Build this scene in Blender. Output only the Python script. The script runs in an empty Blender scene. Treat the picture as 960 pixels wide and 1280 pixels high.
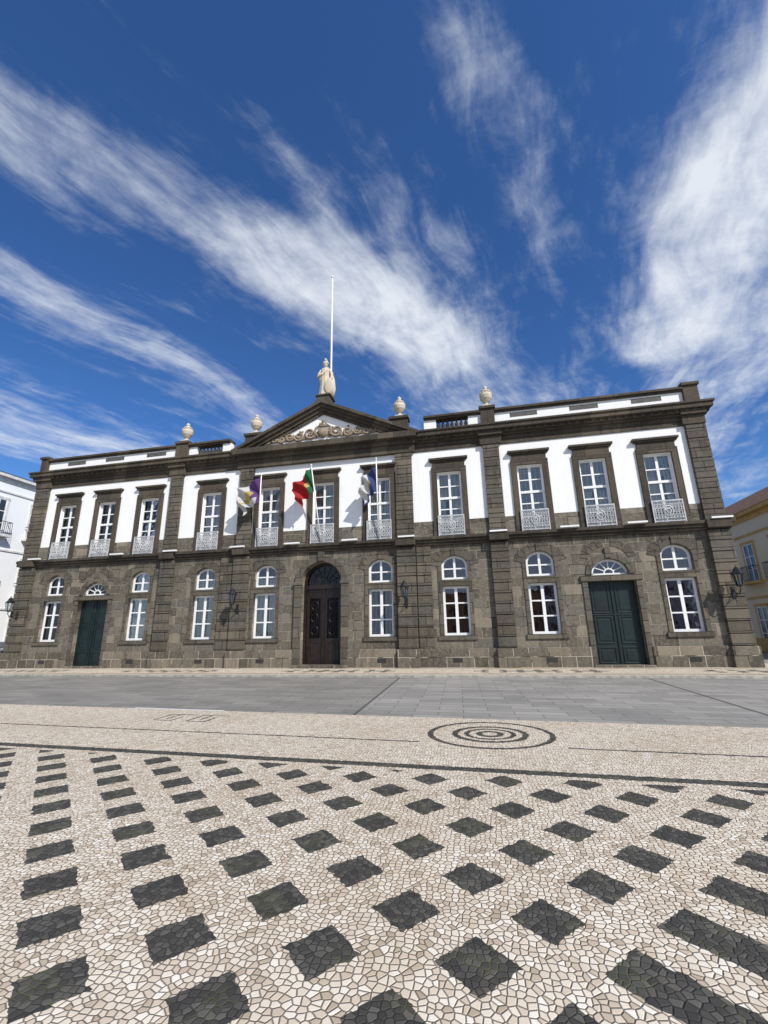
import bpy, bmesh, math, random
from mathutils import Vector, Matrix
random.seed(7)
S=bpy.context.scene
def link(o):
    S.collection.objects.link(o); return o
def empty(n,loc=(0,0,0)):
    o=bpy.data.objects.new(n,None); o.location=loc; return link(o)
# ------------------------------------------------------------ node expression helper
class G:
    def __init__(s,nt): s.nt=nt
    def math(s,op,*a,clamp=False):
        n=s.nt.nodes.new('ShaderNodeMath'); n.operation=op; n.use_clamp=clamp
        for i,v in enumerate(a): s.put(n.inputs[i],v)
        return E(s,n.outputs[0])
    def put(s,inp,v):
        if isinstance(v,E): s.nt.links.new(v.o,inp)
        elif hasattr(v,'is_linked') : s.nt.links.new(v,inp)
        else: inp.default_value=v
    def node(s,t,**kw):
        n=s.nt.nodes.new(t)
        for k,v in kw.items(): setattr(n,k,v)
        return n
    def xyz(s,x,y,z):
        n=s.nt.nodes.new('ShaderNodeCombineXYZ')
        for i,v in enumerate((x,y,z)): s.put(n.inputs[i],v)
        return n.outputs[0]
    def sep(s,v):
        n=s.nt.nodes.new('ShaderNodeSeparateXYZ'); s.put(n.inputs[0],v)
        return [E(s,o) for o in n.outputs]
    def noise(s,v,scale,detail=4,rough=.55,dist=0,out=0):
        n=s.node('ShaderNodeTexNoise'); s.put(n.inputs['Vector'],v)
        n.inputs['Scale'].default_value=scale;n.inputs['Detail'].default_value=detail
        n.inputs['Roughness'].default_value=rough;n.inputs['Distortion'].default_value=dist
        return E(s,n.outputs[out])
    def ss(s,x,a,b,c=0.,d=1.):
        n=s.node('ShaderNodeMapRange',interpolation_type='SMOOTHSTEP'); s.put(n.inputs[0],x)
        for i,v in zip((1,2,3,4),(a,b,c,d)): n.inputs[i].default_value=v
        return E(s,n.outputs[0])
    def mix(s,f,a,b,bt='MIX'):
        n=s.node('ShaderNodeMix',data_type='RGBA',blend_type=bt)
        s.put(n.inputs[0],f)
        for i,v in ((6,a),(7,b)):
            if isinstance(v,tuple): v=tuple(v)+((1,) if len(v)==3 else ())
            s.put(n.inputs[i],v)
        return n.outputs[2]
    def ramp(s,f,stops,const=False):
        n=s.node('ShaderNodeValToRGB'); s.put(n.inputs[0],f); r=n.color_ramp
        if const: r.interpolation='CONSTANT'
        r.elements[0].position=stops[0][0]; r.elements[0].color=(*stops[0][1],1)
        r.elements[1].position=stops[-1][0]; r.elements[1].color=(*stops[-1][1],1)
        for p,c in stops[1:-1]:
            e=r.elements.new(p); e.color=(*c,1)
        return n.outputs[0]
class E:
    def __init__(s,g,o): s.g=g;s.o=o
    def __add__(s,b): return s.g.math('ADD',s,b)
    __radd__=__add__
    def __sub__(s,b): return s.g.math('SUBTRACT',s,b)
    def __rsub__(s,b): return s.g.math('SUBTRACT',b,s)
    def __mul__(s,b): return s.g.math('MULTIPLY',s,b)
    __rmul__=__mul__
    def __truediv__(s,b): return s.g.math('DIVIDE',s,b)
    def __lt__(s,b): return s.g.math('LESS_THAN',s,b)
    def __gt__(s,b): return s.g.math('GREATER_THAN',s,b)
    def abs(s): return s.g.math('ABSOLUTE',s)
    def sqrt(s): return s.g.math('SQRT',s)
    def mx(s,b): return s.g.math('MAXIMUM',s,b)
    def mn(s,b): return s.g.math('MINIMUM',s,b)
    def fl(s): return s.g.math('FLOOR',s)
    def clamp(s): return s.g.math('ADD',s,0.,clamp=True)
def newmat(name,rough=.8):
    m=bpy.data.materials.new(name); m.use_nodes=True; g=G(m.node_tree)
    b=m.node_tree.nodes['Principled BSDF']; b.inputs['Roughness'].default_value=rough
    geo=g.node('ShaderNodeNewGeometry')
    return m,g,b,geo.outputs['Position']
def bump(g,b,h,strength=.5,dist=.02):
    n=g.node('ShaderNodeBump'); n.inputs['Strength'].default_value=strength; n.inputs['Distance'].default_value=dist
    g.put(n.inputs['Height'],h); g.nt.links.new(n.outputs[0],b.inputs['Normal'])
def plain(name,c,rough=.6,var=.12,scale=6,metal=0,bmp=0):
    m,g,b,P=newmat(name,rough)
    n=g.noise(P,scale,4,.6)
    lo=tuple(x*(1-var) for x in c);hi=tuple(min(1,x*(1+var)) for x in c)
    g.put(b.inputs['Base Color'],g.mix(g.ss(n,.3,.7),lo,hi))
    b.inputs['Metallic'].default_value=metal
    if bmp: bump(g,b,g.noise(P,scale*5,3,.6),bmp,.01)
    return m
def ashlar(name,cols,mortar,bw,bh,jw=.012,wash=.35,seed=0.,bmpd=.02,rough=.9,pale=(.46,.58)):
    m,g,b,P=newmat(name,rough)
    x,y,z=g.sep(P)
    wob=(g.noise(P,1.3,2)-.5)*.03
    uv=g.xyz(x+y+seed,z+wob,0.)
    n=g.node('ShaderNodeTexBrick'); g.put(n.inputs['Vector'],uv)
    n.inputs['Scale'].default_value=1;n.inputs['Brick Width'].default_value=bw;n.inputs['Row Height'].default_value=bh
    n.inputs['Mortar Size'].default_value=jw;n.inputs['Mortar Smooth'].default_value=.25;n.inputs['Bias'].default_value=0
    n.inputs['Color1'].default_value=(0,0,0,1);n.inputs['Color2'].default_value=(1,1,1,1);n.inputs['Mortar'].default_value=(.5,.5,.5,1)
    n.offset=.5;n.squash=.72;n.squash_frequency=3
    nb=n
    base=g.ramp(nb.outputs['Color'],[(i/(len(cols)-1),c) for i,c in enumerate(cols)])
    n1=g.noise(P,.55,4,.6); n2=g.noise(P,9,4,.7); n3=g.noise(g.xyz(x*3.,y*3.,z*.35),1.2,3,.6)
    base=g.mix(g.ss(n1,.38,.7,0,wash),base,tuple(c*.6 for c in cols[0]))
    base=g.mix(g.ss(n3,.5,.72,0,.5),base,tuple(c*.5 for c in cols[0]))
    base=g.mix(g.ss(n2,.4,.8,0,.42),base,tuple(min(1,c*1.5) for c in cols[-1]))
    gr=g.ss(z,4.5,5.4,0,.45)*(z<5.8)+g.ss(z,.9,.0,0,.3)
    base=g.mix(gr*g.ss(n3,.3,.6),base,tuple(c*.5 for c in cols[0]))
    mort=g.mix(g.ss(g.noise(P,1.3,3),*pale),mortar,tuple(c*.4 for c in cols[0]))
    g.put(b.inputs['Base Color'],g.mix(E(g,nb.outputs['Fac']),base,mort))
    bump(g,b,n2*.35-E(g,nb.outputs['Fac'])*1.,.8,bmpd)
    return m
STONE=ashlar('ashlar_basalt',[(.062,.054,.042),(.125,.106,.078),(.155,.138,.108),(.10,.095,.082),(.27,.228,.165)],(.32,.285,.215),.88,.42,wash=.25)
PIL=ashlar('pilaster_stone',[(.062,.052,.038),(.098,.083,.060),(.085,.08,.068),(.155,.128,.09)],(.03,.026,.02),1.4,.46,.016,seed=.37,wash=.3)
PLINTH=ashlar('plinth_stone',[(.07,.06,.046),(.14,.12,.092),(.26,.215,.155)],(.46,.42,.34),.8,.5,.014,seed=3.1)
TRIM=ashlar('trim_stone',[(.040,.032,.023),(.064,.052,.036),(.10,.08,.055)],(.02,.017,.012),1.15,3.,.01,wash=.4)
def plaster(name,c,grime=.3):
    m,g,b,P=newmat(name,.85)
    x,y,z=g.sep(P)
    n=g.noise(P,.9,4,.6);st=g.noise(g.xyz(x*5.,y*5.,z*.4),1.,4,.6)
    col=g.mix(g.ss(n,.35,.75,0,grime*.6),c,tuple(k*.86 for k in c))
    col=g.mix(g.ss(st,.52,.8,0,grime),col,(c[0]*.72,c[1]*.7,c[2]*.64))
    g.put(b.inputs['Base Color'],col); bump(g,b,g.noise(P,40,3),.15,.005)
    return m
WHITE=plaster('white_lime_plaster',(.84,.84,.82))
WHITE2=plaster('white_plaster_neighbour',(.80,.81,.81),.3)
CRW=plaster('pale_cream_plaster',(.80,.74,.58),.3)
CREAM=plaster('carved_limestone',(.58,.50,.39),.9)
RELIEF=plain('relief_stone',(.27,.21,.15),.9,.35,14,bmp=.3)
FRAME=plain('white_window_paint',(.80,.80,.79),.4,.05,5)
GREEN=plain('green_door_paint',(.003,.014,.013),.45,.35,3,bmp=.05)
WOOD=plain('dark_varnished_wood',(.016,.009,.006),.4,.4,5,bmp=.05)
IRON=plain('black_iron',(.012,.013,.015),.45,.2,8)
RAILM=plain('grey_painted_iron',(.46,.47,.48),.5,.2,8)
DARK=plain('interior_dark',(.03,.028,.027),.9,.2,3)
def glassmat(name,tint,k=1.):
    m,g,b,P=newmat(name,.03)
    nt=g.nt
    gl=g.node('ShaderNodeBsdfGlossy');gl.inputs['Roughness'].default_value=.02;gl.inputs['Color'].default_value=(.93,.94,.95,1)
    tr=g.node('ShaderNodeBsdfTransparent');tr.inputs['Color'].default_value=(*tint,1)
    fr=g.node('ShaderNodeFresnel');fr.inputs['IOR'].default_value=1.5
    bp=g.node('ShaderNodeBump');bp.inputs['Strength'].default_value=.08;bp.inputs['Distance'].default_value=.05
    g.put(bp.inputs['Height'],g.noise(P,1.6,2)); nt.links.new(bp.outputs[0],gl.inputs['Normal'])
    f=E(g,fr.outputs[0])*1.2*k+.02
    ms=g.node('ShaderNodeMixShader');g.put(ms.inputs[0],f.clamp());nt.links.new(tr.outputs[0],ms.inputs[1]);nt.links.new(gl.outputs[0],ms.inputs[2])
    nt.links.new(ms.outputs[0],nt.nodes['Material Output'].inputs['Surface'])
    return m
GLASS=glassmat('window_glass',(.88,.9,.9))
def curtain(name,c):
    m,g,b,P=newmat(name,.9)
    x,y,z=g.sep(P)
    w=g.math('SINE',x*38.+g.noise(P,1.5,2)*9.)
    col=g.mix(g.ss(w,-1.,1.,0,1),tuple(k*.7 for k in c),c)
    g.put(b.inputs['Base Color'],col);bump(g,b,w,.4,.02)
    return m
CURT=curtain('lace_curtain',(.62,.62,.60)); CURR=curtain('maroon_curtain',(.10,.022,.028)); CURB=curtain('blind_grey',(.42,.44,.45))
# ------------------------------------------------------------ mesh helpers
def obj(name,bm,mat,parent=None,smooth=False,bevel=0):
    me=bpy.data.meshes.new(name); bm.normal_update(); bm.to_mesh(me); bm.free()
    for m in (mat if isinstance(mat,(list,tuple)) else [mat]): me.materials.append(m)
    if smooth:
        for p in me.polygons: p.use_smooth=True
    o=link(bpy.data.objects.new(name,me))
    if parent: o.parent=parent
    if bevel:
        b=o.modifiers.new('b','BEVEL');b.width=bevel;b.segments=2;b.limit_method='ANGLE'
    return o
def box(bm,x0,x1,y0,y1,z0,z1,mi=0):
    v=[bm.verts.new(p) for p in ((x0,y0,z0),(x1,y0,z0),(x1,y1,z0),(x0,y1,z0),(x0,y0,z1),(x1,y0,z1),(x1,y1,z1),(x0,y1,z1))]
    for f in ((0,3,2,1),(4,5,6,7),(0,1,5,4),(1,2,6,5),(2,3,7,6),(3,0,4,7)):
        fc=bm.faces.new([v[i] for i in f]);fc.material_index=mi
def boxes(name,L,mat,parent=None,bevel=0):
    bm=bmesh.new()
    for b in L: box(bm,*b)
    return obj(name,bm,mat,parent,bevel=bevel)
def sheet(name,outer,holes,y0,y1,mat,parent=None):
    cu=bpy.data.curves.new('t','CURVE');cu.dimensions='2D';cu.fill_mode='BOTH'
    for L in [outer]+holes:
        sp=cu.splines.new('POLY');sp.points.add(len(L)-1)
        for p,q in zip(sp.points,L): p.co=(q[0],q[1],0,1)
        sp.use_cyclic_u=True
    cu.extrude=(y1-y0)/2
    to=link(bpy.data.objects.new('t',cu));dg=bpy.context.evaluated_depsgraph_get();dg.update()
    me=bpy.data.meshes.new_from_object(to.evaluated_get(dg));bpy.data.objects.remove(to)
    me.name=name; me.materials.clear(); me.materials.append(mat)
    for v in me.vertices:
        x,z,d=v.co; v.co=(x,(y0+y1)/2-d,z)
    o=link(bpy.data.objects.new(name,me)); o.parent=parent
    return o
def arc(cx,cz,rx,rz,a0=0,a1=180,n=20):
    return [(cx+rx*math.cos(math.radians(a0+(a1-a0)*i/n)),cz+rz*math.sin(math.radians(a0+(a1-a0)*i/n))) for i in range(n+1)]
def rect(x0,x1,z0,z1): return [(x0,z0),(x1,z0),(x1,z1),(x0,z1)]
def archshape(cx,hw,z0,zs,rz): return [(cx-hw,z0),(cx+hw,z0)]+arc(cx,zs,hw,rz)
def lathe(bm,prof,cx,cy,cz,n=20,fold=0,nf=9):
    rings=[]
    for k,(r,z) in enumerate(prof):
        rg=[]
        for i in range(n):
            a=2*math.pi*i/n
            q=r*(1+fold*math.sin(nf*a+z*1.3)*(1 if r>.05 else 0))
            rg.append(bm.verts.new((cx+q*math.cos(a),cy+q*math.sin(a),cz+z)))
        rings.append(rg)
    for a,b in zip(rings,rings[1:]):
        for i in range(n): bm.faces.new((a[i],a[(i+1)%n],b[(i+1)%n],b[i]))
    bm.faces.new(rings[0][::-1]);bm.faces.new(rings[-1])
def tube(bm,pts,r,n=8,closed=False):
    pts=[Vector(p) for p in pts];rings=[];N=len(pts)
    for i,p in enumerate(pts):
        rr=r[i] if isinstance(r,(list,tuple)) else r
        t=(pts[(i+1)%N]-pts[i-1]) if closed else (pts[min(i+1,N-1)]-pts[max(i-1,0)])
        t.normalize();up=Vector((0,1,0)) if abs(t.y)<.9 else Vector((1,0,0))
        a=t.cross(up).normalized();b=t.cross(a)
        rings.append([bm.verts.new(p+a*rr*math.cos(2*math.pi*k/n)+b*rr*math.sin(2*math.pi*k/n)) for k in range(n)])
    for i in range(N if closed else N-1):
        A=rings[i];B=rings[(i+1)%N]
        for k in range(n): bm.faces.new((A[k],A[(k+1)%n],B[(k+1)%n],B[k]))
    if not closed: bm.faces.new(rings[0][::-1]);bm.faces.new(rings[-1])
def annulus(bm,cx,cz,r0x,r0z,r1x,r1z,y0,y1,a0=0,a1=180,n=22):
    A=[];
    for (px,pz),(qx,qz) in zip(arc(cx,cz,r0x,r0z,a0,a1,n),arc(cx,cz,r1x,r1z,a0,a1,n)):
        A.append([bm.verts.new(c) for c in ((px,y0,pz),(qx,y0,qz),(qx,y1,qz),(px,y1,pz))])
    for a,b in zip(A,A[1:]):
        for k in range(4): bm.faces.new((a[k],b[k],b[(k+1)%4],a[(k+1)%4]))
    bm.faces.new(A[0][::-1]);bm.faces.new(A[-1])
# ------------------------------------------------------------ TOWN HALL
TH=empty('town_hall')
XL,XR=-25.0,10.0
B=[-22.56,-19.95,-17.22,-13.46,-10.16,-7.26,-4.42,-1.03,2.63,5.30,7.93]
LOW=[B[0],B[2],B[3],B[4],B[6],B[7],B[8],B[10]]
GD=[B[1],5.36]; CD=-7.28
PIL_X=[(XL,-24.05),(-16.0,-15.25),(-11.85,-11.05),(-3.6,-2.75),(.62,1.38),(9.18,XR)]
hw=.58
holes=[]
for x in LOW:
    holes.append(rect(x-hw,x+hw,1.39,3.50)); holes.append(archshape(x,hw,3.79,4.40,.46))
for x in GD:
    holes.append(rect(x-.93,x+.93,.09,3.47)); holes.append(archshape(x,.72,3.72,3.76,.62))
holes.append(archshape(CD,.99,.09,3.86,.99))
sheet('ground_floor_wall',rect(XL,XR,0,5.36),holes,0,.55,STONE,TH)
L=[];xs=[XL]+[v for x in B for v in (x-.56,x+.56)]+[XR]
for a,b in zip(xs[::2],xs[1::2]): L.append((a,b,-.02,.5,5.74,6.5))
boxes('balcony_level_band',L,STONE,TH)
xs=[XL+.1]+[v for x in B for v in (x-.56,x+.56)]+[XR-.1]
L=[(a,b,0,.5,6.5,8.86) for a,b in zip(xs[::2],xs[1::2])]+[(XL+.1,XR-.1,0,.5,8.86,10.0)]
boxes('plaster_wall',L,WHITE,TH)
L=[(XL-.08,XR+.08,-.12,.5,5.36,5.48),(XL-.15,XR+.15,-.2,.5,5.48,5.60),(XL-.22,XR+.22,-.28,.5,5.60,5.737)]
for a,b in PIL_X: L.append((a-.04,b+.04,-.36,-.1,5.40,5.745))
boxes('string_course',L,TRIM,TH,.02)
L=[];
for i,(a,b) in enumerate(PIL_X):
    p=.2
    z=.86
    while z<5.3:
        h=min(.44,5.345-z)
        L.append((a+.0,b-.0,-p,.1,z+.015,z+h-.015)); L.append((a+.03,b-.03,-p+.03,.1,z-.015,z+.015)) ; z+=.45
    z=5.75
    while z<9.9:
        h=min(.44,10.0-z)
        L.append((a+.02,b-.02,-.16,.1,z+.012,z+h-.012)); L.append((a+.045,b-.045,-.135,.1,z-.012,z+.012)); z+=.45
for a,b in ((-12.6,-11.9),(-2.7,-2.05)):
    z=.86
    while z<5.3:
        L.append((a,b,-.08,.1,z+.015,z+min(.44,5.345-z)-.015)); z+=.45
boxes('pilasters',L,PIL,TH,.012)
# plinth
L=[];cuts=sorted([(x-1.12,x+1.12) for x in GD]+[(CD-1.3,CD+1.3)]);a=XL-.06
for c0,c1 in cuts: L.append((a,c0,-.1,.0,0,.86));a=c1
L.append((a,XR+.06,-.1,.0,0,.86))
for a,b in PIL_X: L.append((a-.06,b+.06,-.28,-.1,0,.84))
boxes('plinth',L,PLINTH,TH,.02)
boxes('plinth_vents',[(x-.2,x+.2,-.106,-.09,.28,.46) for x in (-22.5,-17.2,-13.4,-10.2,-4.4,-1.1,2.7,7.9)],DARK,TH)
bm=bmesh.new()
for x in LOW:
    for s in (-1,1):
        x0,x1=sorted((x+s*hw,x+s*(hw+.17)))
        box(bm,x0,x1,-.035,.02,1.22,4.40)
    box(bm,x-hw-.25,x+hw+.25,-.07,.02,1.20,1.385)
    box(bm,x-hw+.002,x+hw-.002,-.03,.3,3.503,3.787)
    annulus(bm,x,4.40,hw,.46,hw+.2,.66,-.035,.02)
    box(bm,x-.11,x+.11,-.075,.02,4.87,5.2)
for x in GD:
    for s in (-1,1):
        x0,x1=sorted((x+s*.93,x+s*1.14)); box(bm,x0,x1,-.05,.02,0,3.47)
    box(bm,x-1.2,x+1.2,-.09,.02,3.475,3.70)
    annulus(bm,x,3.76,.72,.62,.95,.86,-.05,.02); box(bm,x-.11,x+.11,-.09,.02,4.42,4.86)
obj('lower_window_surrounds',bm,PIL,TH,bevel=.01)
bm=bmesh.new()
for s in (-1,1):
    x0,x1=sorted((CD+s*.99,CD+s*1.32)); box(bm,x0,x1,-.12,.02,0,3.80); box(bm,min(x0,x1)-.04,x1+.04,-.16,.02,3.80,3.94)
annulus(bm,CD,3.94,.99,.92,1.3,1.22,-.12,.02); box(bm,CD-.15,CD+.15,-.2,.02,4.9,5.34)
obj('main_door_surround',bm,PIL,TH,bevel=.015)
bm=bmesh.new()
for x in LOW+GD:
    for k in range(-4,5):
        if k==0: continue
        a=math.radians(90+k*17);c,s=math.cos(a),math.sin(a)
        r0,r1=.80,1.12+.05*(k%2)
        px,pz=-s,c
        V=[]
        for r,w in ((r0,.10),(r1,.135)):
            for sg in (-1,1):
                V.append((x+r*c+sg*w*px,4.25+r*s*.86+sg*w*pz))
        v=[bm.verts.new((p[0],y,p[1])) for y in (-.022,.02) for p in (V[0],V[1],V[3],V[2])]
        for f in ((0,1,2,3),(7,6,5,4),(0,4,5,1),(1,5,6,2),(2,6,7,3),(3,7,4,0)): bm.faces.new([v[i] for i in f])
obj('arch_voussoirs',bm,PIL,TH)
# --- windows
fr=bmesh.new();gl=bmesh.new();cu=bmesh.new()
def frame_rect(x,hw,z0,z1,cols,rows,y=.16,t=.085,m=.035,open_mid=True):
    box(fr,x-hw,x-hw+t,y,y+.09,z0,z1);box(fr,x+hw-t,x+hw,y,y+.09,z0,z1)
    box(fr,x-hw+t,x+hw-t,y,y+.09,z0,z0+t);box(fr,x-hw+t,x+hw-t,y,y+.09,z1-t,z1)
    X0,X1,Z0,Z1=x-hw+t,x+hw-t,z0+t,z1-t
    for i in range(1,cols):
        w=m*1.5 if (cols%2==0 and i==cols//2) else m*.7
        xx=X0+(X1-X0)*i/cols; box(fr,xx-w,xx+w,y+.012,y+.075,Z0,Z1)
    for r in (rows if isinstance(rows,list) else [i/rows for i in range(1,rows)]):
        zz=Z0+(Z1-Z0)*r; box(fr,X0,X1,y+.018,y+.07,zz-m*.7,zz+m*.7)
    box(gl,X0,X1,y+.04,y+.046,Z0,Z1)
for i,x in enumerate(LOW):
    frame_rect(x,hw-.003,1.39,3.497,2,3,t=.10,m=.042)
    y=.16
    annulus(fr,x,4.40,hw-.10,.36,hw-.003,.457,y,y+.09)
    box(fr,x-hw+.003,x-hw+.10,y,y+.09,3.793,4.4);box(fr,x+hw-.10,x+hw-.003,y,y+.09,3.793,4.4)
    box(fr,x-hw+.10,x+hw-.10,y,y+.09,3.793,3.89)
    box(fr,x-.05,x+.05,y+.012,y+.075,3.89,4.79);box(fr,x-hw+.10,x+hw-.10,y+.018,y+.07,4.25,4.31)
    box(gl,x-hw+.01,x+hw-.01,y+.04,y+.046,3.8,4.83)
for i,x in enumerate(B):
    frame_rect(x,.557,5.75,8.857,2,[.21,.42,.60,.80],y=.14,t=.085,m=.036)
    zz=5.83+2.95*.60; box(fr,x-.47,x+.47,.125,.2,zz-.05,zz+.06)
for x in GD:
    y=.15
    annulus(fr,x,3.76,.63,.53,.717,.617,y,y+.08);box(fr,x-.717,x+.717,y,y+.08,3.722,3.80)
    annulus(fr,x,3.80,.16,.16,.21,.21,y+.01,y+.07)
    for k in range(1,6):
        a=math.radians(k*30);c,s=math.cos(a),math.sin(a)
        tube(fr,[(x+.18*c,y+.04,3.80+.18*s),(x+.66*c,y+.04,3.78+.57*s)],.022,6)
    box(gl,x-.7,x+.7,y+.045,y+.05,3.75,4.37)
obj('window_frames',fr,FRAME,TH);obj('window_panes',gl,GLASS,TH)
bmR=bmesh.new();bmB=bmesh.new()
def cloth(bm,x0,x1,z0,z1,y): 
    v=[bm.verts.new(p) for p in ((x0,y,z0),(x1,y,z0),(x1,y,z1),(x0,y,z1))];bm.faces.new(v)
for i,x in enumerate(B):
    t=random.random()
    cloth(cu,x-.55,x-.55+(.3+.25*t),5.8,8.85,.30); cloth(cu,x+.55-(.3+.25*(1-t)),x+.55,5.8,8.85,.31)
    cloth(bmB if i not in (2,6) else cu,x-.55,x+.55,8.85-.9-1.3*random.random(),8.85,.27)
for i,x in enumerate(LOW):
    if i in (3,4,2): cloth(cu,x-.55,x-.1,1.4,3.5,.3);cloth(cu,x+.12,x+.55,1.4,3.5,.3)
    elif i in (5,6,7): cloth(bmR,x-.55,x+.55,1.4,3.5,.3);
    else: cloth(cu,x-.55,x+.55,1.4,2.5,.3)
    if i in (5,6,7): cloth(bmR,x-.55,x+.55,3.8,4.85,.3)
    elif i!=4: cloth(cu,x-.55,x+.55,3.8,4.3,.3)
for x in GD: cloth(bmR,x-.7,x+.7,3.73,4.4,.38)
obj('lace_curtains',cu,CURT,TH);obj('maroon_curtains',bmR,CURR,TH);obj('window_blinds',bmB,CURB,TH)
boxes('interior',[(XL+.5,XR-.5,1.6,1.7,.1,10.0),(XL+.5,XR-.5,.56,1.6,5.5,5.6)],DARK,TH)
L=[]
for x in B:
    for s in (-1,1):
        x0,x1=sorted((x+s*.56,x+s*.82)); L.append((x0,x1,-.085,.03,5.745,8.86))
    L+= [(x-.82,x+.82,-.09,.03,8.862,9.10),(x-.76,x+.76,-.07,.03,9.10,9.38),(x-.86,x+.86,-.14,.03,9.38,9.46),(x-.92,x+.92,-.2,.03,9.46,9.56)]
boxes('upper_window_surrounds',L,TRIM,TH,.012)
# --- railings (dense cast-iron lattice panels)
bm=bmesh.new()
for x in B:
    w=.6;y=-.14
    for z0,z1 in ((5.79,5.83),(5.93,5.955),(6.52,6.545),(6.66,6.715)): box(bm,x-w,x+w,y-.018,y+.018,z0,z1)
    for s in (-1,1):
        x0,x1=sorted((x+s*w,x+s*(w-.045)));box(bm,x0,x1,y-.02,y+.02,5.745,6.66); box(bm,x0,x1,y+.02,-.02,6.665,6.70)
    n=10;hwid=(2*w-.09)/n
    for k in range(n):
        cx=x-w+.045+hwid*(k+.5)
        box(bm,cx-.012,cx+.012,y-.01,y+.01,5.955,6.52)
        for cz,rr in ((6.602,.043),(5.88,.038)):
            tube(bm,[(cx+rr*math.cos(a*math.pi/4),y,cz+rr*math.sin(a*math.pi/4)) for a in range(8)],.012,4,True)
        for sgn in (-1,1):
            pts=[(cx+sgn*hwid*.5*math.sin(t*math.pi*3/9),y,5.95+.58*t/9) for t in range(10)]
            tube(bm,pts,.013,4)
    tube(bm,[(x+.17*math.cos(a*math.pi/8),y-.012,6.24+.22*math.sin(a*math.pi/8)) for a in range(16)],.022,5,True)
    tube(bm,[(x+.08*math.cos(a*math.pi/6),y-.012,6.24+.1*math.sin(a*math.pi/6)) for a in range(12)],.02,5,True)
obj('balcony_railings',bm,RAILM,TH)
# --- entablature
L=[(XL-.02,XR+.02,-.05,.5,10.0,10.22),(XL-.04,XR+.04,-.08,.5,10.22,10.42),(XL-.12,XR+.12,-.17,.5,10.42,10.52),
   (XL-.2,XR+.2,-.28,.5,10.52,10.66),(XL-.3,XR+.3,-.44,.5,10.66,10.86),(XL-.36,XR+.36,-.5,.5,10.86,10.96)]
PX0,PX1=-12.15,-2.45; AX=-7.3; AZ=13.22
for a,b in ((-12.0,-2.6),(.5,1.5),(9.1,XR+.0),(XL,-23.95),(-16.1,-15.15)):
    L+=[(a,b,-.2,-.05,10.003,10.425),(a-.05,b+.05,-.32,-.1,10.425,10.655)]
L+=[(PX0,PX1,-.6,-.4,10.665,10.965)]
boxes('entablature',L,TRIM,TH,.015)
L=[]
x=XL+.2
while x<XR: L.append((x,x+.13,-.34,-.2,10.53,10.66)); x+=.34
boxes('cornice_dentils',L,TRIM,TH)
LS,LW,LC,LSL=[],[],[],[]
for a,b in ((-24.5,-15.9),(1.3,9.4)):
    LS.append((a,b,-.08,.35,10.96,11.12));LW.append((a,b,0,.3,11.12,11.64));LC+=[(a,b,-.09,.4,11.64,11.72),(a,b,-.16,.46,11.72,11.84)]
for x in B[:3]+B[8:]: LSL.append((x-.62,x+.62,-.006,.05,11.33,11.56))
for a,b in ((-15.15,-12.6),(-2.1,.65)):
    m=(a+b)/2-(.0);h=.78
    LS.append((a,b,-.08,.35,10.96,11.12));LC+=[(a,b,-.09,.4,11.64,11.72),(a,b,-.16,.46,11.72,11.84)]
    LW+=[(a,m-h,0,.3,11.12,11.64),(m+h,b,0,.3,11.12,11.64)]
boxes('parapet_white_panels',LW,WHITE,TH)
posts=[(-25.0,-24.5),(-15.9,-15.15),(-11.72,-10.8),(-3.8,-2.9),(.65,1.3),(9.4,10.0)]
for a,b in posts: LS.append((a,b,-.14,.4,10.965,11.86)); LC.append((a-.06,b+.06,-.22,.46,11.86,12.0))
boxes('parapet_base_and_posts',LS,TRIM,TH,.012);boxes('parapet_coping',LC,TRIM,TH,.015)
boxes('parapet_vents',LSL,plain('vent_grey',(.09,.09,.085),.8,.3),TH)
bm=bmesh.new()
for a,b in ((-15.15,-12.6),(-2.1,.65)):
    m=(a+b)/2
    for k in range(7):
        cx=m-.66+1.32*k/6
        lathe(bm,[(.05,0),(.07,.03),(.04,.08),(.09,.2),(.085,.27),(.035,.4),(.06,.46),(.06,.52)],cx,.14,11.12,10)
obj('parapet_balusters',bm,TRIM,TH,smooth=True)
# --- pediment
def rake(name,t0,t1,y0,y1,ext,mat):
    bm=bmesh.new()
    sl=(AZ-10.965)/(AX-PX0)
    for s in (-1,1):
        xe=AX+s*(AX-PX0+ext)
        P=[(AX,AZ-t0),(AX,AZ-t1),(xe,AZ-t1-sl*abs(xe-AX)),(xe,AZ-t0-sl*abs(xe-AX))]
        v=[bm.verts.new((p[0],y,p[1])) for y in (y0,y1) for p in P]
        for f in ((0,1,2,3),(7,6,5,4),(0,4,5,1),(1,5,6,2),(2,6,7,3),(3,7,4,0)): bm.faces.new([v[i] for i in f])
    bmesh.ops.recalc_face_normals(bm,faces=bm.faces[:])
    return obj(name,bm,mat,TH)
rake('pediment_rake_top',-.03,.13,-.58,.6,.1,TRIM)
rake('pediment_rake_mid',.128,.29,-.44,.55,-.1,TRIM)
rake('pediment_rake_low',.288,.46,-.30,.5,-.5,TRIM)
rake('pediment_rake_inner',.458,.62,-.20,.45,-1.0,TRIM)
sheet('pediment_tympanum',[(PX0+.6,10.965),(PX1-.6,10.965),(AX,AZ-.3)],[],-.1,.4,WHITE,TH)
bm=bmesh.new()
def spiral(cx,cz,r,dir,turns=1.5,a0=0,th=.05,sx=1):
    pts=[];rr=[]
    n=int(16*turns)
    for k in range(n+1):
        t=k/n;a=a0+dir*turns*2*math.pi*t;q=r*(1-.85*t)
        pts.append((cx+sx*q*math.cos(a),-.15,cz+q*math.sin(a)));rr.append(th*(1-.5*t))
    tube(bm,pts,rr,6)
zc=11.64
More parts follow.
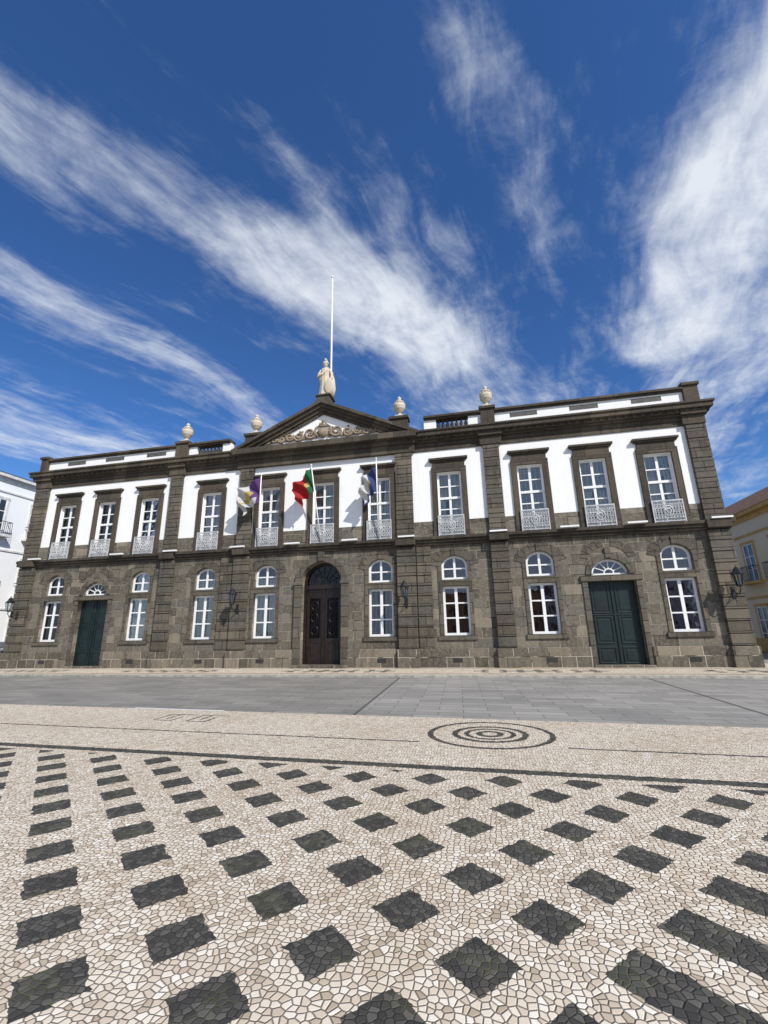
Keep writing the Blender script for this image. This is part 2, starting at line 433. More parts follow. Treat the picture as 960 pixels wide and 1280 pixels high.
for s in (-1,1):
    for dx,r,dr,a0 in ((.72,.34,1,3.0),(1.32,.28,-1,.2),(1.84,.23,1,3.2),(2.3,.18,-1,.3),(2.7,.14,1,3.),(3.02,.10,-1,.3)):
        spiral(AX+s*dx,zc-.09*dx+(.03 if dr>0 else -.03),r,dr*s,1.6,a0 if s>0 else math.pi-a0,.075)
    for k in range(30):
        dx=.35+3.0*k/30; h=.33-.075*dx
        bmesh.ops.create_icosphere(bm,subdivisions=1,radius=.06+.04*random.random(),matrix=Matrix.Translation((AX+s*dx,-.12,zc-.09*dx+random.uniform(-h,h)))@Matrix.Rotation(random.random()*3,4,'Y')@Matrix.Diagonal((1.5,.8,.7,1)))
    tube(bm,[(AX+s*(.35+.27*k),-.12,11.34+.035*math.sin(k*1.9)) for k in range(12)],[.05-.002*k for k in range(12)],6)
    tube(bm,[(AX+s*.27,-.14,11.34),(AX+s*.46,-.16,11.6),(AX+s*.40,-.16,11.85),(AX+s*.2,-.14,12.02)],[.06,.08,.06,.03],6)
v=arc(AX,11.66,.28,.14,0,180,10)+arc(AX,11.66,.28,.34,180,360,10)[1:-1]
a=[bm.verts.new((p[0],-.22,p[1])) for p in v];b2=[bm.verts.new((AX+(p[0]-AX)*1.2,-.08,11.6+(p[1]-11.6)*1.2)) for p in v]
bm.faces.new(a)
for i in range(len(v)): bm.faces.new((a[i],a[(i+1)%len(v)],b2[(i+1)%len(v)],b2[i]))
box(bm,AX-.22,AX+.22,-.2,-.08,11.90,11.98)
for k in (-1,0,1): box(bm,AX+k*.16-.035,AX+k*.16+.035,-.19,-.08,11.98,12.14)
bmesh.ops.create_icosphere(bm,subdivisions=2,radius=.09,matrix=Matrix.Translation((AX,-.14,12.2)))
bmesh.ops.recalc_face_normals(bm,faces=bm.faces[:])
obj('pediment_coat_of_arms_relief',bm,RELIEF,TH,smooth=True)
boxes('acroterion_pedestal',[(AX-.42,AX+.42,-.35,.55,13.02,13.42),(AX-.34,AX+.34,-.28,.5,13.42,13.62),(AX-.42,AX+.42,-.34,.55,13.62,13.72)],TRIM,TH,.02)
# --- doors
bm=bmesh.new()
for x in GD:
    box(bm,x-.93,x+.93,.24,.30,.1,3.465)
    for s in (-1,1):
        x0,x1=sorted((x+s*.02,x+s*.91))
        for z0,z1 in ((.2,.85),(.97,2.05),(2.17,3.35)):
            a0,a1=x0+.1,x1-.1
            for q in ((a0,a1,z0,z0+.05),(a0,a1,z1-.05,z1),(a0,a0+.05,z0+.05,z1-.05),(a1-.05,a1,z0+.05,z1-.05)): box(bm,q[0],q[1],.21,.242,q[2],q[3])
            box(bm,a0+.12,a1-.12,.222,.242,z0+.12,z1-.12)
    box(bm,x-.03,x+.03,.20,.242,.12,3.45); box(bm,x-.93,x+.93,.21,.242,2.08,2.14)
obj('green_side_doors',bm,GREEN,TH,bevel=.008)
bm=bmesh.new()
y=.36
annulus(bm,CD,3.86,.86,.86,.987,.987,y-.04,y+.08)
for s in (-1,1):
    x0,x1=sorted((CD+s*.987,CD+s*.87)); box(bm,x0,x1,y-.04,y+.08,.1,3.86)
box(bm,CD-.87,CD+.87,y-.05,y+.08,3.62,3.82)
for s in (-1,1):
    x0,x1=sorted((CD+s*.015,CD+s*.86))
    box(bm,x0,x1,y+.03,y+.08,.1,1.35); box(bm,x0,x1,y+.03,y+.08,3.2,3.62)
    box(bm,x0,x0+.14,y+.03,y+.08,1.35,3.2); box(bm,x1-.14,x1,y+.03,y+.08,1.35,3.2)
    for z0,z1 in ((.22,1.2),(3.28,3.54)):
        for q in ((x0+.12,x1-.12,z0,z0+.05),(x0+.12,x1-.12,z1-.05,z1),(x0+.12,x0+.17,z0+.05,z1-.05),(x1-.17,x1-.12,z0+.05,z1-.05)): box(bm,q[0],q[1],y-.0,y+.032,q[2],q[3])
        box(bm,x0+.25,x1-.25,y+.01,y+.032,z0+.1,z1-.1)
    mx=(x0+x1)/2
    for k in range(7):
        xx=x0+.16+(x1-x0-.32)*k/6; box(bm,xx-.008,xx+.008,y+.02,y+.04,1.35,3.2)
    for zz in (1.7,2.28,2.85): tube(bm,[(mx+.17*math.cos(a*math.pi/6),y+.02,zz+.2*math.sin(a*math.pi/6)) for a in range(12)],.014,5,True)
box(bm,CD-.04,CD+.04,y-.04,y+.032,.12,3.62)
annulus(bm,CD,3.84,.2,.2,.26,.26,y,y+.06)
for k in range(1,8):
    a=math.radians(k*22.5);c,s_=math.cos(a),math.sin(a)
    tube(bm,[(CD+.23*c,y+.03,3.84+.23*s_),(CD+.9*c,y+.03,3.86+.9*s_)],.02,6)
annulus(bm,CD,3.86,.56,.56,.6,.6,y+.01,y+.05)
obj('main_door',bm,WOOD,TH,bevel=.006)
GLASS2=glassmat('door_glass',(.3,.27,.25),.35)
bm=bmesh.new();box(bm,CD-.85,CD+.85,y+.055,y+.06,1.3,3.25);v=[bm.verts.new((p[0],y+.06,p[1])) for p in archshape(CD,.9,3.7,3.86,.9)];bm.faces.new(v)
obj('main_door_glass',bm,GLASS2,TH)
boxes('door_steps',[(CD-1.35,CD+1.35,-.35,.5,.08,.2)]+[(x-1.1,x+1.1,-.2,.4,.08,.17) for x in GD],PLINTH,TH,.015)
boxes('facade_light_bars',[(x-.38,x+.38,-.42,-.30,5.76,5.83) for x in (-23.9,-18.6,-15.4,-11.6,-8.7,-5.8,-3.1,1.0,3.95,6.6,9.7)],FRAME,TH)
def tiles():
    m,g,b,P=newmat('clay_roof_tiles',.9);x,y,z=g.sep(P)
    w=g.math('SINE',(x+y)*22.)
    g.put(b.inputs['Base Color'],g.mix(g.ss(g.noise(P,3,5,.7),.3,.7),(.13,.07,.045),(.33,.17,.10)));bump(g,b,w,.8,.05);return m
ROOFT=tiles()
boxes('side_and_rear_walls',[(XL,XL+.5,.56,17.4,0,10.0),(XR-.5,XR,.56,17.4,0,10.0),(XL,XR,17.4,18,0,10.0)],STONE,TH)
boxes('rear_cornice',[(XL-.3,XL+.1,.52,18.3,10.0,10.9),(XR-.1,XR+.3,.52,18.3,10.0,10.9),(XL+.1,XR-.1,17.7,18.3,10.0,10.9)],TRIM,TH)
bm=bmesh.new()
p=[(XL,.5,10.9),(XR,.5,10.9),(XR,18,10.9),(XL,18,10.9),(XL+6.5,9.2,11.7),(XR-6.5,9.2,11.7)]
v=[bm.verts.new(q) for q in p]
for f in ((0,1,5,4),(1,2,5),(2,3,4,5),(3,0,4)): bm.faces.new([v[i] for i in f])
obj('roof',bm,ROOFT,TH)
# ------------------------------------------------------------ urns
for x in (-15.5,-11.25,-3.32,.98):
    bm=bmesh.new();box(bm,-.22,.22,-.22,.22,0,.12)
    lathe(bm,[(.2,.12),(.17,.17),(.08,.23),(.08,.3),(.17,.36),(.27,.5),(.31,.66),(.28,.78),(.2,.84),(.24,.88),(.24,.92),(.15,.98),(.08,1.04),(.11,1.1),(.09,1.17),(.02,1.24)],0,0,0,20)
    for k in range(12):
        a=k*math.pi/6; bmesh.ops.create_icosphere(bm,subdivisions=1,radius=.045,matrix=Matrix.Translation((.27*math.cos(a),.27*math.sin(a),.8)))
    o=obj('stone_urn',bm,CREAM,smooth=False,bevel=.01);o.location=(x,.15,12.0)
# ------------------------------------------------------------ statue
ST=empty('warrior_statue',(AX-.02,.1,13.72))
bm=bmesh.new()
lathe(bm,[(.36,0),(.37,.05),(.33,.1),(.3,.4),(.27,.8),(.25,1.1),(.2,1.28),(.25,1.5),(.26,1.62),(.2,1.72),(.08,1.78),(.075,1.86)],0,0,0,40,.07,9)
for v in bm.verts: v.co.y*=.75
obj('robed_body',bm,CREAM,ST,smooth=True)
bm=bmesh.new()
bmesh.ops.create_uvsphere(bm,u_segments=20,v_segments=14,radius=.15,matrix=Matrix.Translation((0,-.01,1.98))@Matrix.Diagonal((.85,1,1.15,1)))
bmesh.ops.create_cone(bm,cap_ends=True,segments=6,radius1=.03,radius2=.008,depth=.08,matrix=Matrix.Translation((0,-.155,1.97))@Matrix.Rotation(math.radians(20),4,'X'))
lathe(bm,[(.17,0),(.175,.05),(.15,.14),(.07,.2),(.01,.22)],0,.01,2.0,16)
tube(bm,[(0,-.12,2.2),(0,-.04,2.32),(0,.08,2.34),(0,.2,2.2),(0,.24,2.0)],[.035,.055,.06,.05,.03],8)
obj('helmeted_head',bm,CREAM,ST,smooth=True)
bm=bmesh.new()
tube(bm,[(-.22,0,1.64),(-.35,-.04,1.42),(-.37,-.1,1.2),(-.2,-.24,1.24),(-.08,-.27,1.32)],[.09,.085,.07,.055,.05],10)
tube(bm,[(.22,0,1.64),(.36,-.02,1.38),(.38,-.08,1.12),(.36,-.2,.95),(.36,-.22,.88)],[.09,.085,.07,.055,.06],10)
tube(bm,[(.2,-.1,1.7),(-.05,-.2,1.4),(-.26,-.1,1.1),(-.3,.05,.8)],[.05,.08,.08,.04],8)
tube(bm,[(.22,.1,1.65),(.36,.16,1.1),(.4,.15,.5),(.36,.1,.05)],[.08,.12,.14,.12],8)
obj('arms_and_drapery',bm,CREAM,ST,smooth=True)
bm=bmesh.new();bmesh.ops.create_uvsphere(bm,u_segments=20,v_segments=12,radius=1,matrix=Matrix.Translation((.3,-.26,.5))@Matrix.Diagonal((.26,.06,.45,1)))
obj('shield',bm,CREAM,ST,smooth=True)
bm=bmesh.new();tube(bm,[(AX+.12,.6,11.4),(AX+.12,.6,16),(AX+.12,.6,21.9)],[.06,.055,.035],12);bmesh.ops.create_uvsphere(bm,u_segments=12,v_segments=8,radius=.08,matrix=Matrix.Translation((AX+.12,.6,21.95)))
obj('roof_flagpole',bm,FRAME,smooth=True)
# ------------------------------------------------------------ flags
def flagmat(n,c):
    m,g,b,P=newmat(n,.85)
    nt=g.nt;col=g.mix(g.ss(g.noise(P,9,3),.3,.7),tuple(k*.9 for k in c),c)
    g.put(b.inputs['Base Color'],col)
    t=g.node('ShaderNodeBsdfTranslucent');nt.links.new(col,t.inputs['Color'])
    ms=g.node('ShaderNodeMixShader');ms.inputs[0].default_value=.35
    nt.links.new(b.outputs[0],ms.inputs[1]);nt.links.new(t.outputs[0],ms.inputs[2]);nt.links.new(ms.outputs[0],nt.nodes['Material Output'].inputs['Surface'])
    return m
FM={k:flagmat('flag_'+k,c) for k,c in dict(green=(.015,.14,.05),red=(.42,.02,.025),yellow=(.55,.42,.14),white=(.68,.68,.66),purple=(.14,.06,.22),blue=(.045,.065,.20)).items()}
def flag(name,base,top,colf,mats,ph,W=1.55,Hh=1.15,left=.62,down=.72,off=.12,fold=.15):
    R=empty(name); b=Vector(base);t=Vector(top)
    bm=bmesh.new();tube(bm,[b,(b+t)/2,t],[.035,.032,.025],8);bmesh.ops.create_uvsphere(bm,u_segments=8,v_segments=6,radius=.05,matrix=Matrix.Translation(t));obj('pole',bm,FRAME,R,smooth=True)
    ax=(b-t).normalized();bm=bmesh.new();nu,nv=44,26;V=[]
    for i in range(nu+1):
        u=i/nu;row=[]
        for j in range(nv+1):
            v=j/nv
            p=t+ax*(off+v*Hh*(1-.28*u))
            p=p+Vector((-left*W*u*(1-.35*v)*(1-.12*math.sin(u*6+ph)),0,-down*W*u**1.25))
            fq=(u*1.0+v*.45)
            p.y+=fold*math.sin(fq*15+ph)*min(1,u*3)+.05*math.sin(u*24+v*8+ph)*u
            p.x+=.09*math.sin(v*8+u*6+ph)*u
            p.z+=.06*math.sin(u*9+v*7+ph)*u
            row.append(bm.verts.new(p))
        V.append(row)
    for i in range(nu):
        for j in range(nv):
            f=bm.faces.new((V[i][j],V[i+1][j],V[i+1][j+1],V[i][j+1]));f.material_index=colf((i+.5)/nu,(j+.5)/nv)
    obj('cloth',bm,[FM[m] for m in mats],R,smooth=True)
flag('portuguese_flag',(-7.3,-.15,5.78),(-7.58,-.95,9.5),lambda u,v:2 if (u-.4)**2+((v-.5)*.7)**2<.012 else (0 if u<.4 else 1),['green','red','yellow'],0)
def city(u,v):
    if (u-.5)**2+(v-.5)**2<.03: return 2
    if u<.42: return 0 if v<.75 or u<.2 else 1
    return 1 if (v<.6 or u>.8) else 2 if v<.75 else 1
flag('city_flag',(-10.62,-.15,5.78),(-10.2,-.95,9.25),city,['purple','white','yellow'],1.3,W=1.95,Hh=1.25,left=.78,down=.5)
flag('azores_flag',(-4.45,-.15,5.78),(-4.33,-.95,9.5),lambda u,v:2 if (u-.42)**2+((v-.5)*.7)**2<.006 else (0 if (u<.4 or v>.85) else 1),['blue','white','yellow'],2.4,W=1.7,Hh=1.2,left=.6,down=.6,off=.35)
# ------------------------------------------------------------ wall lamps
LG=glassmat('lantern_glass',(.8,.85,.85))
def lamp(x,z,y):
    R=empty('wall_lamp',(x,y,z))
    bm=bmesh.new()
    box(bm,-.06,.06,-.03,0,-.45,.0)
    tube(bm,[(0,-.02,-.1),(0,-.2,-.28),(0,-.42,-.3),(0,-.52,-.16),(0,-.52,-.04)],.02,8)
    tube(bm,[(0,-.02,-.4),(0,-.16,-.36),(0,-.26,-.3)],.015,6)
    for (r0,z0),(r1,z1) in (((.09,-.04),(.1,0)),((.2,.42),(.22,.45)),((.21,.45),(.1,.58)),((.1,.58),(.1,.62)),((.1,.62),(.03,.7))):
        bmesh.ops.create_cone(bm,cap_ends=True,segments=6,radius1=r0,radius2=r1,depth=z1-z0,matrix=Matrix.Translation((0,-.52,(z0+z1)/2)))
    for k in range(6):
        a=k*math.pi/3; tube(bm,[(.1*math.cos(a),-.52+.1*math.sin(a),0),(.19*math.cos(a),-.52+.19*math.sin(a),.42)],.012,5)
    tube(bm,[(0,-.52,.7),(0,-.52,.8)],[.02,.005],6)
    obj('bracket_and_cage',bm,IRON,R)
    bm=bmesh.new();bmesh.ops.create_cone(bm,cap_ends=False,segments=6,radius1=.09,radius2=.18,depth=.41,matrix=Matrix.Translation((0,-.52,.21)))
    obj('lantern_glass',bm,LG,R)
for x,z in ((-11.45,3.0),(-3.2,3.05),(9.6,3.05),(-24.5,3.0)): lamp(x,z,-.2)
# ------------------------------------------------------------ GROUND
def mosaic(name,maskf,scale=24.):
    m,g,b,P=newmat(name,.8)
    x,y,z=g.sep(P)
    w1=g.noise(P,1.1,1);w2=g.noise(g.xyz(x+31.,y,z),1.1,1)
    V=g.xyz(x+(w1-.5)*.12,y+(w2-.5)*.12,0.)
    vo=g.node('ShaderNodeTexVoronoi',feature='DISTANCE_TO_EDGE',voronoi_dimensions='2D');vc=g.node('ShaderNodeTexVoronoi',feature='F1',voronoi_dimensions='2D')
    for n in (vo,vc): g.put(n.inputs['Vector'],V);n.inputs['Scale'].default_value=scale;n.inputs['Randomness'].default_value=.82
    ed=E(g,vo.outputs['Distance'])
    cr=g.sep(vc.outputs['Color'])
    e1=g.noise(P,15.,1)-.5;e2=g.noise(g.xyz(x+9.,y,z),15.,1)-.5
    # edge follows the individual stones a little
    px=x+e1*.05+(cr[1]-.5)*.012; py=y+e2*.05+(cr[2]-.5)*.012
    mask=maskf(g,px,py)
    light=g.ramp(cr[0],[(0,(.42,.34,.24)),(.12,(.58,.48,.36)),(.5,(.69,.60,.47)),(.85,(.76,.68,.55)),(1,(.82,.76,.65))])
    dark=g.ramp(cr[1],[(0,(.036,.033,.028)),(.5,(.060,.056,.048)),(1,(.11,.102,.085))])
    col=g.mix(mask,light,dark)
    big=g.noise(P,.7,4,.6);col=g.mix(g.ss(big,.4,.72,0,.4),col,(.75,.67,.56),'MULTIPLY')
    st=g.noise(P,5,4,.65);col=g.mix(g.ss(st,.52,.8,0,.22),col,(.22,.18,.13))
    j=g.ss(ed,.03,.105,1,0)
    moss=g.ss(g.noise(P,3.3,3,.6),.5,.62)
    jcol=g.mix(mask,(.13,.095,.062),g.mix(moss,(.028,.026,.02),(.085,.095,.022)))
    col=g.mix(j*.88,col,jcol)
    g.put(b.inputs['Base Color'],col)
    bump(g,b,g.ss(ed,.0,.16)+cr[2]*.35,.65,.009)
    return m
def line(g,px,py,c,s,w): return (py-(px*s+c)).abs()<w
GA=math.radians(48.05);CA,SA=math.cos(GA),math.sin(GA)
def plazamask(g,px,py):
    dx=px+2.514;dy=py+18.133
    c=(dx*CA+dy*SA)/.5709;j=(dy*CA-dx*SA)/.5709
    fc=(c-(c+.5).fl()).abs();fj=(j-(j+.5).fl()).abs()
    below=(py-px*(-.035)+14.17)<0.
    sq=(fc<.262)*(fj<.262)*(j>-2.6)
    bars=(fc<.262)*(j<-2.72)*(j>-4.9)
    sq2=(fc<.262)*(fj<.262)*(j<-5.4)
    m=(sq+bars+sq2).clamp()*below
    m=m.mx(line(g,px,py,-13.99,-.035,.085))
    m=m.mx(line(g,px,py,-12.76,-.047,.028)*((px-0.).abs()>1.05))
    r=(px*px*.97+(py+12.06)*(py+12.06)*1.05).sqrt()
    for R0,w in ((.93,.045),(.54,.05),(.36,.04),(.17,.05)): m=m.mx((r-R0).abs()<w)
    ex=px+5.75;ey=py+11.62+px*.04
    def seg(x0,x1,y0,y1): return (ex>x0)*(ex<x1)*(ey>y0)*(ey<y1)
    w=.05
    for a in (-.75,.0):
        m=m.mx(seg(a,a+.62,.3,.3+w));m=m.mx(seg(a,a+w,-.3,.3));m=m.mx(seg(a+.2,a+.2+w,-.12,.3));m=m.mx(seg(a,a+.45,-.3,-.3+w));m=m.mx(seg(a+.4,a+.4+w,-.3,.12))
    return m
PLAZA=mosaic('calcada_mosaic',plazamask)
def walkmask(g,px,py):
    t=px/2.6;f=t-t.fl();u=px/.65;fu=u-u.fl()
    a=((py+1.7).abs()<.55)
    m=a*(((fu-.5).abs()>.3)*((py+1.7).abs()>.2)).mx((((py+1.7).abs()<.12)*(f>.25)))
    m=m*(g.math('SINE',px*.8)>-.35)
    return m.mx((py+2.85).abs()<.07).mx((py+.55).abs()<.06)
WALK=mosaic('sidewalk_mosaic',walkmask)
def slabs(name,c1,c2,mort,bw,bh):
    m,g,b,P=newmat(name,.85);x,y,z=g.sep(P)
    n=g.node('ShaderNodeTexBrick');g.put(n.inputs['Vector'],g.xyz(x+y*.05,y-x*(-.05),0.))
    n.inputs['Scale'].default_value=1;n.inputs['Brick Width'].default_value=bw;n.inputs['Row Height'].default_value=bh;n.inputs['Mortar Size'].default_value=.012
    n.inputs['Color1'].default_value=(*c1,1);n.inputs['Color2'].default_value=(*c2,1);n.inputs['Mortar'].default_value=(*mort,1)
    n.inputs['Mortar Smooth'].default_value=.2
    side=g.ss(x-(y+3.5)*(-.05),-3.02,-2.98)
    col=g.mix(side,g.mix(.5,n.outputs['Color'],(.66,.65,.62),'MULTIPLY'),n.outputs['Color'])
    col=g.mix(g.ss(g.noise(P,.5,6,.65),.35,.7,0,.4),col,(.5,.5,.48),'MULTIPLY')
    col=g.mix(g.ss(g.noise(g.xyz(x,y*3.,z),2.5,5,.7),.5,.75,0,.35),col,(.22,.21,.19))
    l1=((x-(y+3.5)*(-.05)+3.).abs()<.035).mx((x-5.1+(y+3.5)*(-.014)).abs()<.045)
    col=g.mix(l1*.8,col,(.05,.05,.045))
    g.put(b.inputs['Base Color'],col);bump(g,b,g.noise(P,30,4)*.4-E(g,n.outputs['Fac']),.5,.01)
    return m
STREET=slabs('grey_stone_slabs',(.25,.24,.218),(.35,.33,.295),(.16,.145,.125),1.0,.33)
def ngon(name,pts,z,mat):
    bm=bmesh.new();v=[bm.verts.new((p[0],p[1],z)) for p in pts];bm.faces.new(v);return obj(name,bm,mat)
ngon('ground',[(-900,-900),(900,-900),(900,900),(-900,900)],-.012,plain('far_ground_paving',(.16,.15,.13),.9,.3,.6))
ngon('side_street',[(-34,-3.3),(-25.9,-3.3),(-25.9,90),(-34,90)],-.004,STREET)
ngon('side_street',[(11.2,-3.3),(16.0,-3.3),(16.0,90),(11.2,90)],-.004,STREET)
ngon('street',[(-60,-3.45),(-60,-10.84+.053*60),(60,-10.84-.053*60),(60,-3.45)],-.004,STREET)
ngon('plaza_pavement',[(-60,-10.84+.053*60),(60,-10.84-.053*60),(60,-60),(-60,-60)],0,PLAZA)
bm=bmesh.new();box(bm,-25.9,11.2,-3.3,-.0,-.01,.08);obj('sidewalk',bm,WALK)
bm=bmesh.new();box(bm,-26.05,11.35,-3.45,-3.3,-.01,.085);obj('sidewalk_kerb',bm,plain('kerb_stone',(.33,.31,.27),.85,.25,5,bmp=.2),bevel=.015)
boxes('side_sidewalk',[(-25.9,-25.07,.0,18,-.01,.08),(10.07,11.2,.0,18,-.01,.08)],WALK)
ngon('road_marking',[(-7.95,-10.36),(-5.6,-10.49),(-5.6,-10.58),(-7.95,-10.45)],.004,plain('white_road_paint',(.7,.7,.68),.7,.15,12))
# ------------------------------------------------------------ neighbours
YEL=plain('ochre_trim',(.60,.40,.14),.8,.15,4)
GLD=plain('dark_window',(.03,.04,.05),.1,.3,2)
def sidebuilding(name,X,dirx,y0,y1,h,floors,wallm,trimm,bay,roof,win=(.55,.95)):
    R=empty(name)
    D=10
    xa,xb=sorted((X,X-dirx*D));boxes('walls',[(xa,xb,y0,y1,0,h)],wallm,R)
    def fx(a,b): 
        p,q=sorted((X+dirx*a,X+dirx*b));return p,q
    T=[];Wf=[];Gl=[];Rl=[]
    T.append((*fx(.0,.35),y0-.2,y1+.2,h,h+.25));T.append((*fx(0,.1),y0,y1,h-.3,h-.01));T.append((*fx(0,.08),y0,y1,0,.8))
    for f,(z0,z1,bal) in enumerate(floors):
        n=int((y1-y0)/bay)
        T.append((*fx(0,.07),y0,y1,z1+.5,z1+.62))
        for k in range(n):
            cy=y0+(k+.5)*(y1-y0)/n;w=win[0]
            T+= [(*fx(0,.06),cy-w-.14,cy-w,z0,z1),(*fx(0,.06),cy+w,cy+w+.14,z0,z1),(*fx(0,.08),cy-w-.16,cy+w+.16,z1,z1+.16)]
            Gl.append((*fx(.0,.012),cy-w,cy+w,z0,z1))
            Wf+= [(*fx(.012,.05),cy-w,cy-w+.08,z0,z1),(*fx(.012,.05),cy+w-.08,cy+w,z0,z1),(*fx(.012,.05),cy-w+.08,cy+w-.08,z1-.08,z1),(*fx(.012,.05),cy-w+.08,cy+w-.08,z0,z0+.08),(*fx(.012,.045),cy-.035,cy+.035,z0+.08,z1-.08)]
            for r in (.33,.66): Wf.append((*fx(.012,.04),cy-w+.08,cy+w-.08,z0+(z1-z0)*r-.025,z0+(z1-z0)*r+.025))
            if bal:
                T.append((*fx(0,.6),cy-w-.35,cy+w+.35,z0-.14,z0))
                Rl.append((*fx(.54,.58),cy-w-.3,cy+w+.3,z0+.92,z0+.96));Rl.append((*fx(.54,.57),cy-w-.3,cy+w+.3,z0+.08,z0+.11))
                for i in range(14):
                    yy=cy-w-.3+(2*w+.6)*i/13;Rl.append((*fx(.55,.57),yy-.01,yy+.01,z0,z0+.92))
                for sy in (cy-w-.3,cy+w+.28): Rl.append((*fx(0.08,.54),sy,sy+.03,z0+.92,z0+.96))
            else: T.append((*fx(0,.12),cy-w-.2,cy+w+.2,z0-.12,z0))
    boxes('trim',T,trimm,R);boxes('window_frames',Wf,FRAME,R);boxes('window_glass',Gl,GLD,R)
    if Rl: boxes('balcony_railings',Rl,IRON,R)
    bm=bmesh.new()
    e=.4;P=[(xa-e,y0-e,h+.25),(xb+e,y0-e,h+.25),(xb+e,y1+e,h+.25),(xa-e,y1+e,h+.25),((xa+xb)/2,y0+3,h+roof),((xa+xb)/2,y1-3,h+roof)]
    v=[bm.verts.new(q) for q in P]
    for f in ((0,1,4),(1,2,5,4),(2,3,5),(3,0,4,5),(3,2,1,0)): bm.faces.new([v[i] for i in f])
    obj('roof',bm,ROOFT,R)
    return R
sidebuilding('white_balcony_building',-34,1,-6,24,13.2,[(.3,3.1,False),(4.6,7.3,True),(8.9,11.6,True)],WHITE2,plain('pale_trim',(.6,.6,.58),.8,.15,3),3.0,1.5)
sidebuilding('ochre_trimmed_building',17,-1,2,34,8.35,[(.3,2.7,False),(4.2,6.6,True)],CRW,YEL,2.9,3.4)
def block(name,x0,x1,y0,y1,h,mat):
    R=empty(name);boxes('walls',[(x0,x1,y0,y1,0,h)],mat,R)
    W=[];n=int((x1-x0)/3)
    for zz in (1.,4.4,7.8):
        if zz+2>h: continue
        for k in range(n):
            cx=x0+(k+.5)*(x1-x0)/n
            for yy in ((y1-.02,y1+.03),(y0-.03,y0+.02)): W.append((cx-.5,cx+.5,*yy,zz,zz+1.9))
    boxes('windows',W,GLD,R);boxes('roof',[(x0-.3,x1+.3,y0-.3,y1+.3,h,h+.4)],ROOFT,R)
block('distant_terrace',-60,-26,60,70,9,WHITE2);block('distant_terrace',8,50,60,70,8,WHITE2)
block('plaza_terrace',-45,-14,-86,-76,10.5,WHITE2);block('plaza_terrace',-13.5,12,-86,-76,8.8,YEL);block('plaza_terrace',12.5,40,-86,-76,11,WHITE2)
# ------------------------------------------------------------ car
def car(loc,rot):
    R=empty('parked_car',loc);R.rotation_euler=(0,0,rot)
    paint=plain('silver_car_paint',(.45,.46,.48),.25,.05,3,metal=.6)
    bm=bmesh.new()
    prof=[(-2.1,.35),(-2.15,.75),(-2.0,.95),(-1.5,1.02),(-1.0,1.42),(.5,1.45),(1.15,1.0),(1.95,.86),(2.15,.65),(2.12,.35)]
    def wd(z): return .86 if z<1.1 else .68
    A=[bm.verts.new((-wd(z),x,z)) for x,z in prof];C=[bm.verts.new((wd(z),x,z)) for x,z in prof]
    for i in range(len(prof)): j=(i+1)%len(prof);bm.faces.new((A[i],A[j],C[j],C[i]))
    bm.faces.new(A[::-1]);bm.faces.new(C);bmesh.ops.recalc_face_normals(bm,faces=bm.faces[:])
    obj('body',bm,paint,R,bevel=.06)
    bm=bmesh.new()
    for s in (-1,1):
        v=[bm.verts.new(p) for p in ((s*.865,-1.3,1.02),(s*.80,-.92,1.34),(s*.80,.42,1.36),(s*.865,.95,1.02))];bm.faces.new(v)
    for pts in (((-.62,-1.42,1.09),(.62,-1.42,1.09),(.58,-1.06,1.385),(-.58,-1.06,1.385)),((-.62,1.08,1.07),(.62,1.08,1.07),(.58,.6,1.40),(-.58,.6,1.40))):
        c=Vector((0,.02 if pts[0][1]>0 else -.02,.02));bm.faces.new([bm.verts.new(Vector(p)+c) for p in pts])
    obj('windows',bm,GLD,R)
    bm=bmesh.new()
    for sx in (-.8,.8):
        for yy in (-1.35,1.35): bmesh.ops.create_cone(bm,cap_ends=True,segments=24,radius1=.32,radius2=.32,depth=.2,matrix=Matrix.Translation((sx,yy,.32))@Matrix.Rotation(math.pi/2,4,'Y'))
    obj('wheels',bm,IRON,R,bevel=.03)
car((-27.6,3.0,-.004),.02)
# ------------------------------------------------------------ SKY / LIGHT
sd=Vector((.56,-.50,.66)).normalized()
el=math.asin(sd.z);az=math.atan2(sd.x,sd.y)
w=bpy.data.worlds.new("World");S.world=w;w.use_nodes=True;nt=w.node_tree;g=G(nt)
bg=nt.nodes['Background'];bg.inputs['Strength'].default_value=.1
sky=g.node('ShaderNodeTexSky',sky_type='NISHITA',sun_disc=False);sky.sun_elevation=el;sky.sun_rotation=az%(2*math.pi)
sky.air_density=1.;sky.dust_density=.3;sky.ozone_density=3.
tc=g.node('ShaderNodeTexCoord');X,Y,Z=g.sep(tc.outputs['Generated'])
zz=Z.mx(.04);U=X/zz;V=Y/zz
w1=g.noise(g.xyz(U,V,0.),1.0,2,.5);w2=g.noise(g.xyz(U+7.,V+3.,0.),1.0,2,.5)
u=U+(w1-.5)*.34;v=V+(w2-.5)*.34
def seg(ax,ay,bx,by,wd,amp):
    dx,dy=bx-ax,by-ay;l2=dx*dx+dy*dy
    t=((u-ax)*(dx/l2)+(v-ay)*(dy/l2)).clamp()
    ex=u-ax-t*dx;ey=v-ay-t*dy
    d2=(ex*ex+ey*ey)/(wd*wd)
    return g.math('EXPONENT',d2*-1.)*amp
segs=[(-1.1,.05,-.05,1.50,.11,.72),(-.35,.95,.45,2.4,.27,.78),(-1.232,.755,-.944,1.925,.14,.72),(-2.2,1.4,-1.5,3.2,.4,.8),(.60,.45,.726,1.587,.12,1.0),(.75,1.0,1.2,2.6,.30,.72),(.02,.5,.25,1.0,.09,.5),(-1.0,2.6,1.8,3.6,.7,.5)]
mk=None
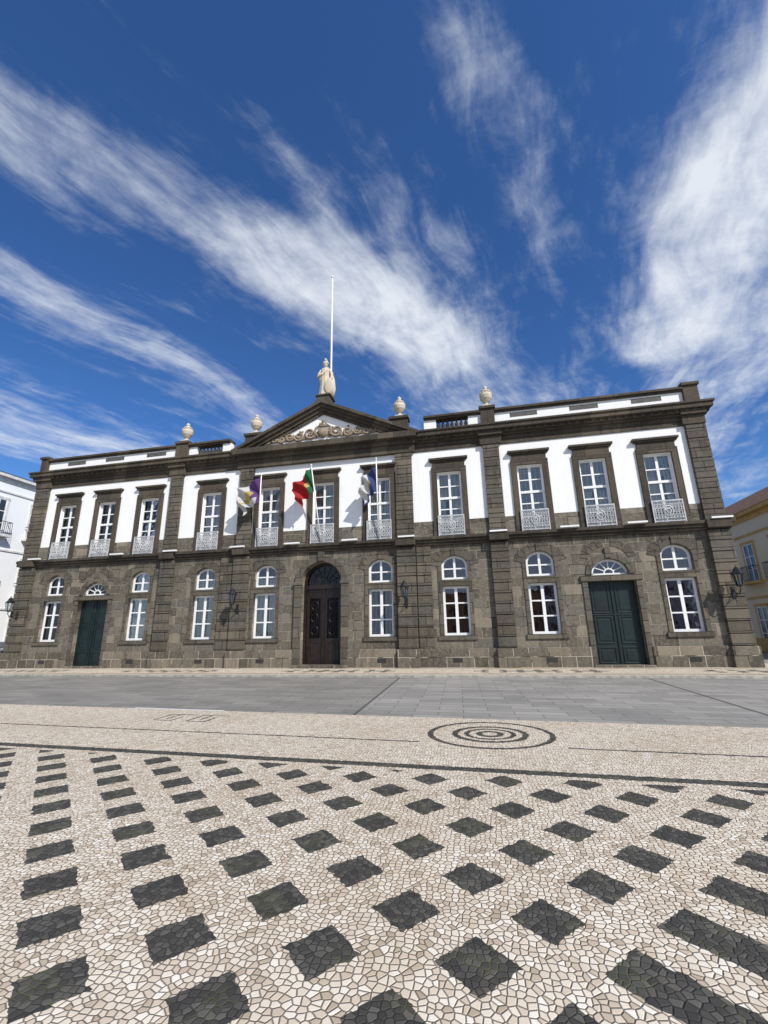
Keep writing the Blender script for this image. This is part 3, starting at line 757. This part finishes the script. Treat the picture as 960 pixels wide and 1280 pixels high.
for s_ in segs: q=seg(*s_); mk=q if mk is None else mk+q
mk=mk+g.ss(V,-.2,-1.2,0,.8)
def streak(ang,sx,sy,sc,off,det=6,ro=.6,di=.2):
    a=math.radians(ang);c,s_=math.cos(a),math.sin(a)
    return g.noise(g.xyz((u*c+v*s_)*sx+off,(v*c-u*s_)*sy,0.),sc,det,ro,di)
n1=streak(60,.9,2.7,1.7,0.,6,.62);n2=streak(75,1.,4.2,3.,5.,5,.65,.4);n3=g.noise(g.xyz(u,v,0.),5.,6,.68,.3)
tex=n1*.42+n2*.28+n3*.30
d=g.ss(tex+mk.mn(1.1)*.27-.115,.415,.83)
d=(d*1.02).mn(.92)
haze=g.ss(Z,.0,.35,.26,0.)
skyc=g.mix(1.,sky.outputs[0],(.50,.86,1.32),'MULTIPLY')
c2=g.mix(haze,skyc,(5.0,6.6,8.8))
c3=g.mix(d,c2,(8.3,8.8,9.5))
nt.links.new(c3,bg.inputs['Color'])
sl=bpy.data.lights.new('sun','SUN');sl.energy=4.9;sl.angle=math.radians(.5);sl.color=(1,.95,.87)
so=link(bpy.data.objects.new('sun',sl));so.rotation_euler=sd.to_track_quat('Z','Y').to_euler();so.location=(30,-40,50)
# ------------------------------------------------------------ CAMERA
pitch,roll,yaw=[math.radians(a) for a in (15.181,-1.037,11.892)]
fw=Vector((-math.sin(yaw)*math.cos(pitch),math.cos(yaw)*math.cos(pitch),math.sin(pitch)))
r=Vector((math.cos(yaw),math.sin(yaw),0));uu=r.cross(fw)
r2=r*math.cos(roll)+uu*math.sin(roll);u2=-r*math.sin(roll)+uu*math.cos(roll)
cam=bpy.data.cameras.new('camera');co=link(bpy.data.objects.new('camera',cam))
M=Matrix((r2,u2,-fw)).transposed().to_4x4();M.translation=Vector((0,-19.923,1.6));co.matrix_world=M
cam.sensor_fit='VERTICAL';cam.sensor_height=24;cam.lens=24*550.87/1280;cam.clip_start=.05;cam.clip_end=3000
S.camera=co
S.view_settings.view_transform='Standard';S.view_settings.look='None';S.view_settings.exposure=0
